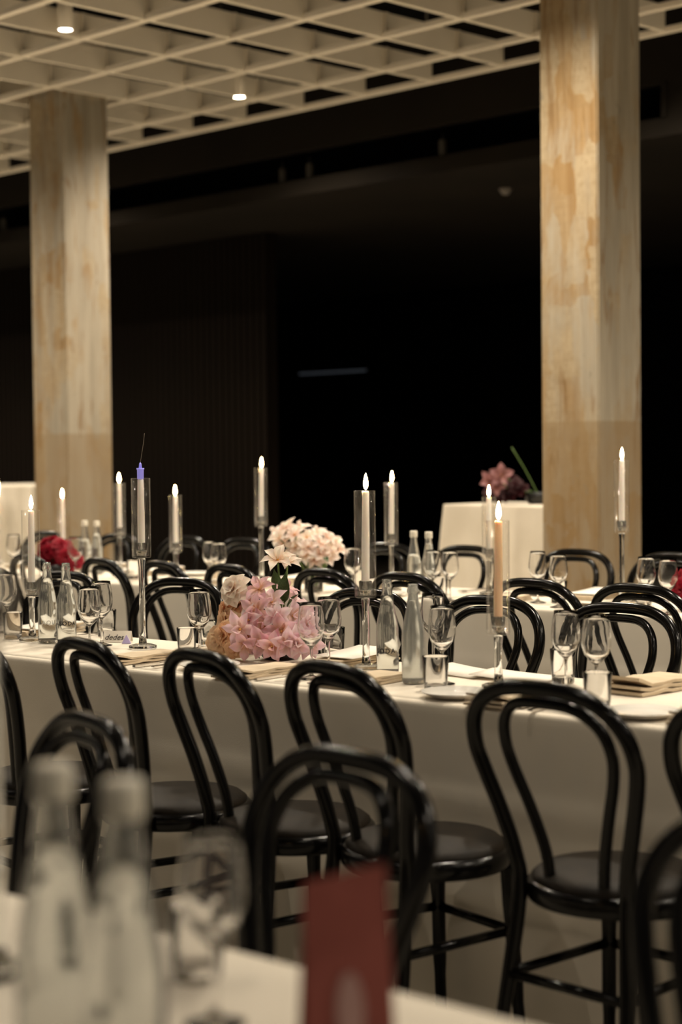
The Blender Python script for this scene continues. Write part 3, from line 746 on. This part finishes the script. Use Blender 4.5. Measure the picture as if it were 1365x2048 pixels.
for k_, q in enumerate(NBC): setting(NEAR[1]-.005, q.y, -1, 'on the far side of the pink bouquet table', n, menu=True, plate=k_ not in (2, 5), nap=k_ != 5, detail=k_ != 5); n += 1
for q in MFC: setting(MID[0]+.005, q.y, 1, 'on the near side of the white flowers table', n); n += 1
for q in MBC: setting(MID[1]-.005, q.y, -1, 'on the far side of the white flowers table', n, menu=True); n += 1
for q in FGC[:1]: setting(FG[1]-.005, q.y, -1, 'on the table with the red menu card', n, detail=False); n += 1

# place card with its word, lavender triangle beside it
p = on_z(236, 1284, TZ)
t = thing('place_card', 'small folded beige place card reading dedes', 'place card', (p.x, p.y, TZ+.0015), R(-49.4-8))
bm = bmesh.new()
for sgn in (-1, 1):
    v = [bm.verts.new(c_) for c_ in ((-.045, sgn*.018, 0), (.045, sgn*.018, 0), (.045, 0, .034), (-.045, 0, .034), (-.045, sgn*.017, 0), (.045, sgn*.017, 0), (.045, 0, .0328), (-.045, 0, .0328))]
    for f in ((0, 1, 2, 3), (7, 6, 5, 4), (0, 4, 5, 1), (0, 3, 7, 4), (1, 5, 6, 2)): bm.faces.new([v[i] for i in f])
bmesh.ops.recalc_face_normals(bm, faces=bm.faces[:])
ob('card', me_from(bm, 'place_card', 'paper', False), t)
cu = bpy.data.curves.new('word', 'FONT'); cu.body = 'dedes'; cu.size = .026; cu.align_x = 'CENTER'; cu.shear = .25; cu.extrude = .0002
tmp = bpy.data.objects.new('t', cu); COL.objects.link(tmp); dg = bpy.context.evaluated_depsgraph_get(); dg.update()
wm_ = bpy.data.meshes.new_from_object(tmp.evaluated_get(dg)); bpy.data.objects.remove(tmp); wm_.materials.clear(); wm_.materials.append(MT['ink'])
ob('word', wm_, t, (-.009, -.0152, .0075), (R(62), 0, 0))
p2 = on_z(253, 1288, TZ)
bm = bmesh.new(); box(bm, -.0145, .0145, -.0045, .0045, 0, .026)
for v in bm.verts:
    if v.co.z > .02: v.co.x *= .08; v.co.y = v.co.y*.3+.004
tag(ob('triangle_marker', me_from(bm, 'triangle_marker', 'lavender_card', False), None, (p2.x, p2.y, TZ+.0015), (0, 0, R(-49.4))), 'small lavender triangle standing beside the place card', 'marker')

# ------------------------------------------------------------------ flowers
def petal_mesh(name, m, wid=.42, curl=.35, cup=.25, tipw=.25, nx=6, ny=4):
    bm = bmesh.new(); g = {}
    for i in range(nx+1):
        t = i/nx
        w = wid*(math.sin(math.pi*min(1, t*.92+.06))**.75)*(1 if t < .6 else 1-(1-tipw)*((t-.6)/.4)**1.5)
        for j in range(ny+1):
            s = (j/ny-.5)*2
            g[i, j] = bm.verts.new((t*(1-.12*curl*t), s*w/2*(1 if t else .2), .55*t-curl*t*t*1.1+cup*w*s*s+.02*math.sin(t*9+s*4)))
    for i in range(nx):
        for j in range(ny): bm.faces.new((g[i, j], g[i+1, j], g[i+1, j+1], g[i, j+1]))
    bmesh.ops.recalc_face_normals(bm, faces=bm.faces[:])
    return me_from(bm, name, m)
PET = {}
def petal(kind, col):
    k = kind+col
    if k not in PET:
        PET[k] = {'orchid': lambda: petal_mesh(k, col, .58, .35, .25, .35), 'lily': lambda: petal_mesh(k, col, .46, .45, .25, .12),
                  'rose': lambda: petal_mesh(k, col, .86, .50, .14, .72), 'lip': lambda: petal_mesh(k, col, .7, -.3, .9, .6)}[kind]()
    return PET[k]
throat = lathe_me('throat', 'yellow', [(0, 0), (.05, .01), (.07, .10), (.045, .24), (0, .28)], 10)
stamen = lathe_me('stamen', 'maroon', [(0, -.05), (.03, 0), (.04, .05), (.0, .1)], 8)
def orient(dirv, spin):
    d_ = Vector(dirv).normalized(); q = d_.to_track_quat('Z', 'Y')
    return (q.to_matrix() @ Matrix.Rotation(spin, 3, 'Z')).to_euler()
def bloom(parent, loc, dirv, size, kind, col, spin=0, name='bloom'):
    b = ob(name, throat if kind != 'rose' else stamen, parent, loc, orient(dirv, spin), (size, size, size))
    if kind == 'rose':
        for ring, (n_, tilt, sc, zz) in enumerate(((3, 56, .48, .16), (5, 40, .66, .12), (6, 22, .84, .07), (7, 5, .98, .03), (7, -12, 1.08, 0))):
            for k_ in range(n_):
                a = 2*math.pi*(k_/n_)+ring*.5+random.uniform(-.15, .15)
                e_ = (Matrix.Rotation(a, 3, 'Z') @ Matrix.Rotation(-R(tilt+random.uniform(-7, 7)), 3, 'Y')).to_euler()
                ob('petal', petal('rose', col), b, (0, 0, zz), e_, (sc,)*3)
    else:
        n_ = 6 if kind == 'lily' else 5
        for k_ in range(n_):
            a = 2*math.pi*k_/n_+random.uniform(-.12, .12)
            e_ = (Matrix.Rotation(a, 3, 'Z') @ Matrix.Rotation(-R(random.uniform(-4, 16)), 3, 'Y')).to_euler()
            sc = random.uniform(.9, 1.08)
            ob('petal', petal(kind, col), b, (0, 0, 0), e_, (sc,)*3)
        ob('lip', petal('lip', col), b, (0, 0, .02), (Matrix.Rotation(random.uniform(0, 6.28), 3, 'Z') @ Matrix.Rotation(-R(30), 3, 'Y')).to_euler(), (.55,)*3)
    return b
leaf_me = petal_mesh('leaf', 'leaf', .36, .3, .2, .1, 8, 4)
def stem_to(parent, a, b_):
    mid = (Vector(a)+Vector(b_))/2+Vector((random.uniform(-.01, .01), random.uniform(-.01, .01), .01))
    ob('stem', sweep_me('flower_stem', 'stem', catmull([a, mid, b_], 4), .0028, 6), parent)
def arrangement(name, label, base, blooms, dep, vase, jitter=.03, leaves=()):
    t = thing(name, label, 'flowers', (base.x, base.y, TZ+.001))
    o0 = Vector((base.x, base.y, TZ+.001))
    top = Vector((0, 0, .085))
    if vase == 'bowl':
        ob('bowl', lathe_me('flower_bowl', 'soil_black', [(0, 0), (.045, 0), (.062, .02), (.066, .055), (.06, .057), (.055, .03), (0, .028)], 28), t); top = Vector((0, 0, .045))
    else:
        ob('vase', lathe_me('flower_vase', 'glass', [(0, 0), (.036, 0), (.040, .004), (.042, .085), (.041, .087), (.039, .085), (.037, .010), (0, .008)], 32), t)
        ob('water', lathe_me('vase_water', 'water', [(0, .009), (.0365, .0105), (.0385, .055), (0, .055)], 28), t)
        top = Vector((0, 0, .02))
    cen = Vector((0, 0, .13))
    for x, y, size, kind, col, off in blooms:
        q = at_depth(x, y, dep+off)-o0
        q.z = max(q.z, size+.004)
        outw = (q-cen)
        dirv = outw.normalized()*.8-c_d*.65+Vector((0, 0, .25))+Vector((random.uniform(-.3, .3), random.uniform(-.3, .3), random.uniform(-.2, .2)))
        bloom(t, q, dirv, size, kind, col, random.uniform(0, 6))
        stem_to(t, top+Vector((random.uniform(-.02, .02), random.uniform(-.02, .02), 0)), q-dirv.normalized()*.004)
    for x, y, off, size, dv, spin in leaves:
        q = at_depth(x, y, dep+off)-o0
        d_ = c_r*dv[0]+Vector((0, 0, 1))*dv[1]-c_d*dv[2]
        m3 = d_.normalized().to_track_quat('X', 'Z').to_matrix()
        ob('leaf', leaf_me, t, q, (m3 @ Matrix.Rotation(spin, 3, 'X')).to_euler(), (size,)*3)
    return t
b0 = on_z(560, 1318, TZ); dp = depth((b0.x, b0.y, TZ))
near_blooms = [
 (470, 1180, .055, 'rose', 'cream', .02), (480, 1210, .046, 'rose', 'peach', .05), (456, 1245, .052, 'rose', 'peach', .03), (440, 1282, .050, 'rose', 'peach', .0), (478, 1290, .045, 'rose', 'peach', -.02), (432, 1302, .04, 'rose', 'peach', .03),
 (520, 1180, .058, 'lily', 'pink', .0), (545, 1205, .055, 'lily', 'mauve', -.03), (568, 1185, .055, 'orchid', 'pink', .04), (515, 1222, .060, 'lily', 'pink', -.05),
 (482, 1258, .062, 'lily', 'mauve', -.09), (530, 1250, .055, 'orchid', 'pink', -.06), (585, 1232, .058, 'orchid', 'mauve', -.02), (610, 1228, .05, 'orchid', 'mauve', .03),
 (565, 1262, .060, 'orchid', 'pink', -.09), (600, 1270, .058, 'orchid', 'mauve', -.06), (525, 1285, .055, 'orchid', 'pink', -.11), (570, 1298, .060, 'orchid', 'mauve', -.13),
 (610, 1300, .055, 'orchid', 'mauve', -.08), (545, 1312, .048, 'orchid', 'pink', -.14), (595, 1315, .050, 'orchid', 'mauve', -.12), (492, 1308, .048, 'orchid', 'pink', -.10), (618, 1275, .045, 'orchid', 'mauve', -.06),
 (585, 1205, .05, 'orchid', 'pale_pink', .02), (500, 1205, .05, 'lily', 'deep_pink', .03), (555, 1232, .055, 'lily', 'pale_pink', -.08), (498, 1272, .055, 'orchid', 'deep_pink', -.07), (590, 1290, .055, 'orchid', 'pale_pink', -.12), (612, 1248, .05, 'orchid', 'pale_pink', -.05), (545, 1285, .05, 'lily', 'deep_pink', -.12), (620, 1318, .05, 'orchid', 'mauve', -.09), (455, 1222, .045, 'rose', 'apricot', .06), (452, 1268, .045, 'rose', 'apricot', -.04), (500, 1240, .05, 'lily', 'pale_pink', -.06), (470, 1318, .04, 'rose', 'apricot', -.06), (556, 1122, .062, 'lily', 'cream', .05), (575, 1128, .05, 'lily', 'cream', .06)]
arrangement('flower_bouquet', 'pink orchid and peach rose bouquet low on the table', b0, near_blooms, dp, 'bowl',
 leaves=[(556, 1195, .02, .085, (-.15, 1, .1), .9), (570, 1205, .02, .10, (.12, 1, .15), 2.2), (575, 1215, .02, .07, (.5, .3, .4), .3), (540, 1262, -.07, .06, (.2, -1, .4), 1.0), (498, 1300, -.08, .06, (.4, -.4, .5), .2), (560, 1245, -.06, .05, (.4, 1, .5), .5), (520, 1270, -.06, .06, (-.6, -.6, .3), 2)])
b1 = on_z(628, 1184, TZ); dp1 = depth((b1.x, b1.y, TZ))
mb = [(x, y, .056, 'orchid' if i % 2 else 'lily', ('blush', 'cream', 'blush')[i % 3], o_) for i, (x, y, o_) in enumerate([
 (572, 1062, 0), (560, 1078, -.03), (590, 1072, -.04), (602, 1060, .03), (615, 1078, -.02), (635, 1070, .02), (655, 1078, 0), (668, 1088, .02), (640, 1088, -.06), (618, 1096, -.07), (592, 1095, -.05),
 (570, 1092, 0), (556, 1068, .03), (660, 1102, -.03), (676, 1102, .0), (640, 1108, -.07), (612, 1112, -.08), (655, 1116, -.05), (590, 1110, -.03), (580, 1055, .02), (630, 1120, -.05)])]
arrangement('flower_bouquet', 'blush-white orchids in a clear glass vase', b1, mb, dp1, 'vase', leaves=[(648, 1112, -.06, .06, (.3, -.5, .6), .4)])
def roses(label, px, py, spots_, vase_y):
    b_ = on_z(px, vase_y, TZ); d_ = depth((b_.x, b_.y, TZ))
    return arrangement('rose_bouquet', label, b_, [(x, y, .05, 'rose', 'crimson', random.uniform(-.06, .06)) for x, y in spots_], d_, 'bowl', leaves=[(px+10, py+20, -.03, .06, (.5, -.3, .4), .4)])
roses('crimson roses in a low black bowl near the grey-faced column', 114, 1110, [(92, 1088), (106, 1085), (120, 1092), (134, 1098), (98, 1104), (114, 1110), (130, 1114), (144, 1112), (104, 1124), (122, 1128), (140, 1128), (88, 1108), (86, 1122), (150, 1122)], 1152)
roses('crimson roses in a low black bowl beside the tallest candle holder', 1400, 1185, [(1372, 1160), (1385, 1155), (1400, 1165), (1366, 1178), (1382, 1182), (1398, 1185), (1372, 1198), (1390, 1202), (1366, 1166)], 1222)

# ------------------------------------------------------------------ draped high tables at the back
def high_table(name_label, cloth_label, cen, hw, hd, h, rz):
    t = thing('high_table', name_label, 'table', cen, rz)
    ob('tabletop', box_me('high_top', 'timber', -hd+.01, hd-.01, -hw+.01, hw-.01, h-.04, h-.004), t)
    lm = sweep_me('high_leg', 'metal_dark', [(0, 0, 0), (0, 0, h-.04)], .02, 8)
    for a in (-1, 1):
        for b_ in (-1, 1): ob('leg', lm, t, (a*(hd-.08), b_*(hw-.08), 0))
    bm = bmesh.new(); per = []
    n_ = 240; tot = 4*(hw+hd)
    for i in range(n_):
        s = tot*i/n_
        for (ln, fn) in ((2*hw, lambda u: (-hd, -hw+u)), (2*hd, lambda u: (-hd+u, hw)), (2*hw, lambda u: (hd, hw-u)), (2*hd, lambda u: (hd-u, -hw))):
            if s <= ln: per.append((Vector(fn(s)), tot*i/n_)); break
            s -= ln
    zs = [h, h-.01, h-.06, h-.15, h-.3, h-.5, h-.75, .01]; rings = []
    for z in zs:
        d_ = h-z; ring = []
        for v, s in per:
            w = min(1, d_/.25)
            o_ = .02*w*(math.sin(s*26+1.2*math.sin(s*3.3))+.5*math.sin(s*11+2))+.055*d_
            f = 1+o_/v.length*1.0
            ring.append(bm.verts.new((v.x*f, v.y*f, z)))
        rings.append(ring)
    for a, b_ in zip(rings, rings[1:]):
        for i in range(n_): bm.faces.new((a[i], a[(i+1) % n_], b_[(i+1) % n_], b_[i]))
    bm.faces.new(rings[0])
    bmesh.ops.recalc_face_normals(bm, faces=bm.faces[:])
    o = ob('pleated_tablecloth', me_from(bm, 'pleated_tablecloth', 'drape'), None, (cen[0], cen[1], .001), (0, 0, rz)); tag(o, cloth_label, 'tablecloth')
HT = 1.0
q = on_z(888, 1009, HT)         # its front left corner
rz = GRID_ROT
ht_c = q+shell.to_3x3() @ Vector((.30, -.50, 0))
high_table('bar-height table behind the ochre-stained column', 'cream pleated cloth on the bar-height table behind the ochre column', (ht_c.x, ht_c.y, 0), .50, .30, HT, rz)
HT2 = 1.07
q2 = on_z(64, 972, HT2)
h2 = q2+shell.to_3x3() @ Vector((.40, .60, 0))
high_table('bar-height table beyond the grey-faced column', 'cream pleated cloth on the bar-height table beyond the grey-faced column', (h2.x, h2.y, 0), .6, .40, HT2, rz)
# flowers on the high table
t = thing('flower_bouquet', 'dark red roses with pink orchids on the draped high table', 'flowers', (ht_c.x, ht_c.y, HT+.002))
ob('bowl', lathe_me('high_bowl', 'soil_black', [(0, 0), (.06, 0), (.08, .03), (.085, .07), (.078, .072), (.07, .04), (0, .035)], 24), t)
dq = depth((ht_c.x, ht_c.y, HT)); o0 = Vector((ht_c.x, ht_c.y, HT+.002))
fx = 682.5+F_PX*(Vector((ht_c.x, ht_c.y, HT))-c_o).dot(c_r)/dq
for x, y, sz, kind, col in ((980, 962, .075, 'orchid', 'shaded_pink'), (1002, 952, .08, 'orchid', 'shaded_pink'), (992, 972, .07, 'orchid', 'shaded_pink')):
    v = at_depth(x, y, dq-.1)-o0; bloom(t, v, -c_d+Vector((0, 0, .2)), sz, kind, col, random.uniform(0, 6)); stem_to(t, Vector((0, 0, .04)), v+c_d*.01)
for x, y in ((1010, 975), (1022, 985), (1032, 972), (1016, 992), (1036, 990), (1000, 990), (1026, 962), (985, 985), (1042, 980)):
    v = at_depth(x, y, dq+random.uniform(-.1, .1))-o0; v.z = max(v.z, .06); bloom(t, v, Vector((random.uniform(-.5, .5), random.uniform(-.5, .5), .7))-c_d*.5, .06, 'rose', 'wine'); stem_to(t, Vector((0, 0, .04)), v)
v = at_depth(1024, 895, dq)-o0; stem_to(t, Vector((0, 0, .05)), v)

# ------------------------------------------------------------------ red menu card on the near table
q = on_z(690, 1742, TZ+.215)
t = thing('menu_stand_card', 'tall dark red menu card standing on the blurred table', 'menu card', (q.x, q.y, TZ+.002), R(-49.4+12))
bm = bmesh.new()
for sgn in (-1, 1):
    v = [bm.verts.new(c_) for c_ in ((-.042, sgn*.03, 0), (.042, sgn*.03, 0), (.038, 0, .218), (-.038, 0, .205), (-.042, sgn*.028, 0), (.042, sgn*.028, 0), (.038, 0, .214), (-.038, 0, .201))]
    for f in ((0, 1, 2, 3), (7, 6, 5, 4), (0, 4, 5, 1), (0, 3, 7, 4), (1, 5, 6, 2)): bm.faces.new([v[i] for i in f])
bmesh.ops.recalc_face_normals(bm, faces=bm.faces[:])
ob('card', me_from(bm, 'red_card', 'red_card', False), t)
bm = bmesh.new(); lathe(bm, [(0, 0), (.016, 0), (.016, .0006), (0, .0006)], 20)
ob('print', me_from(bm, 'card_print', 'card_print', False), t, (.0, -.0195, .090), (R(82), 0, 0), (.8, 2.2, 1))
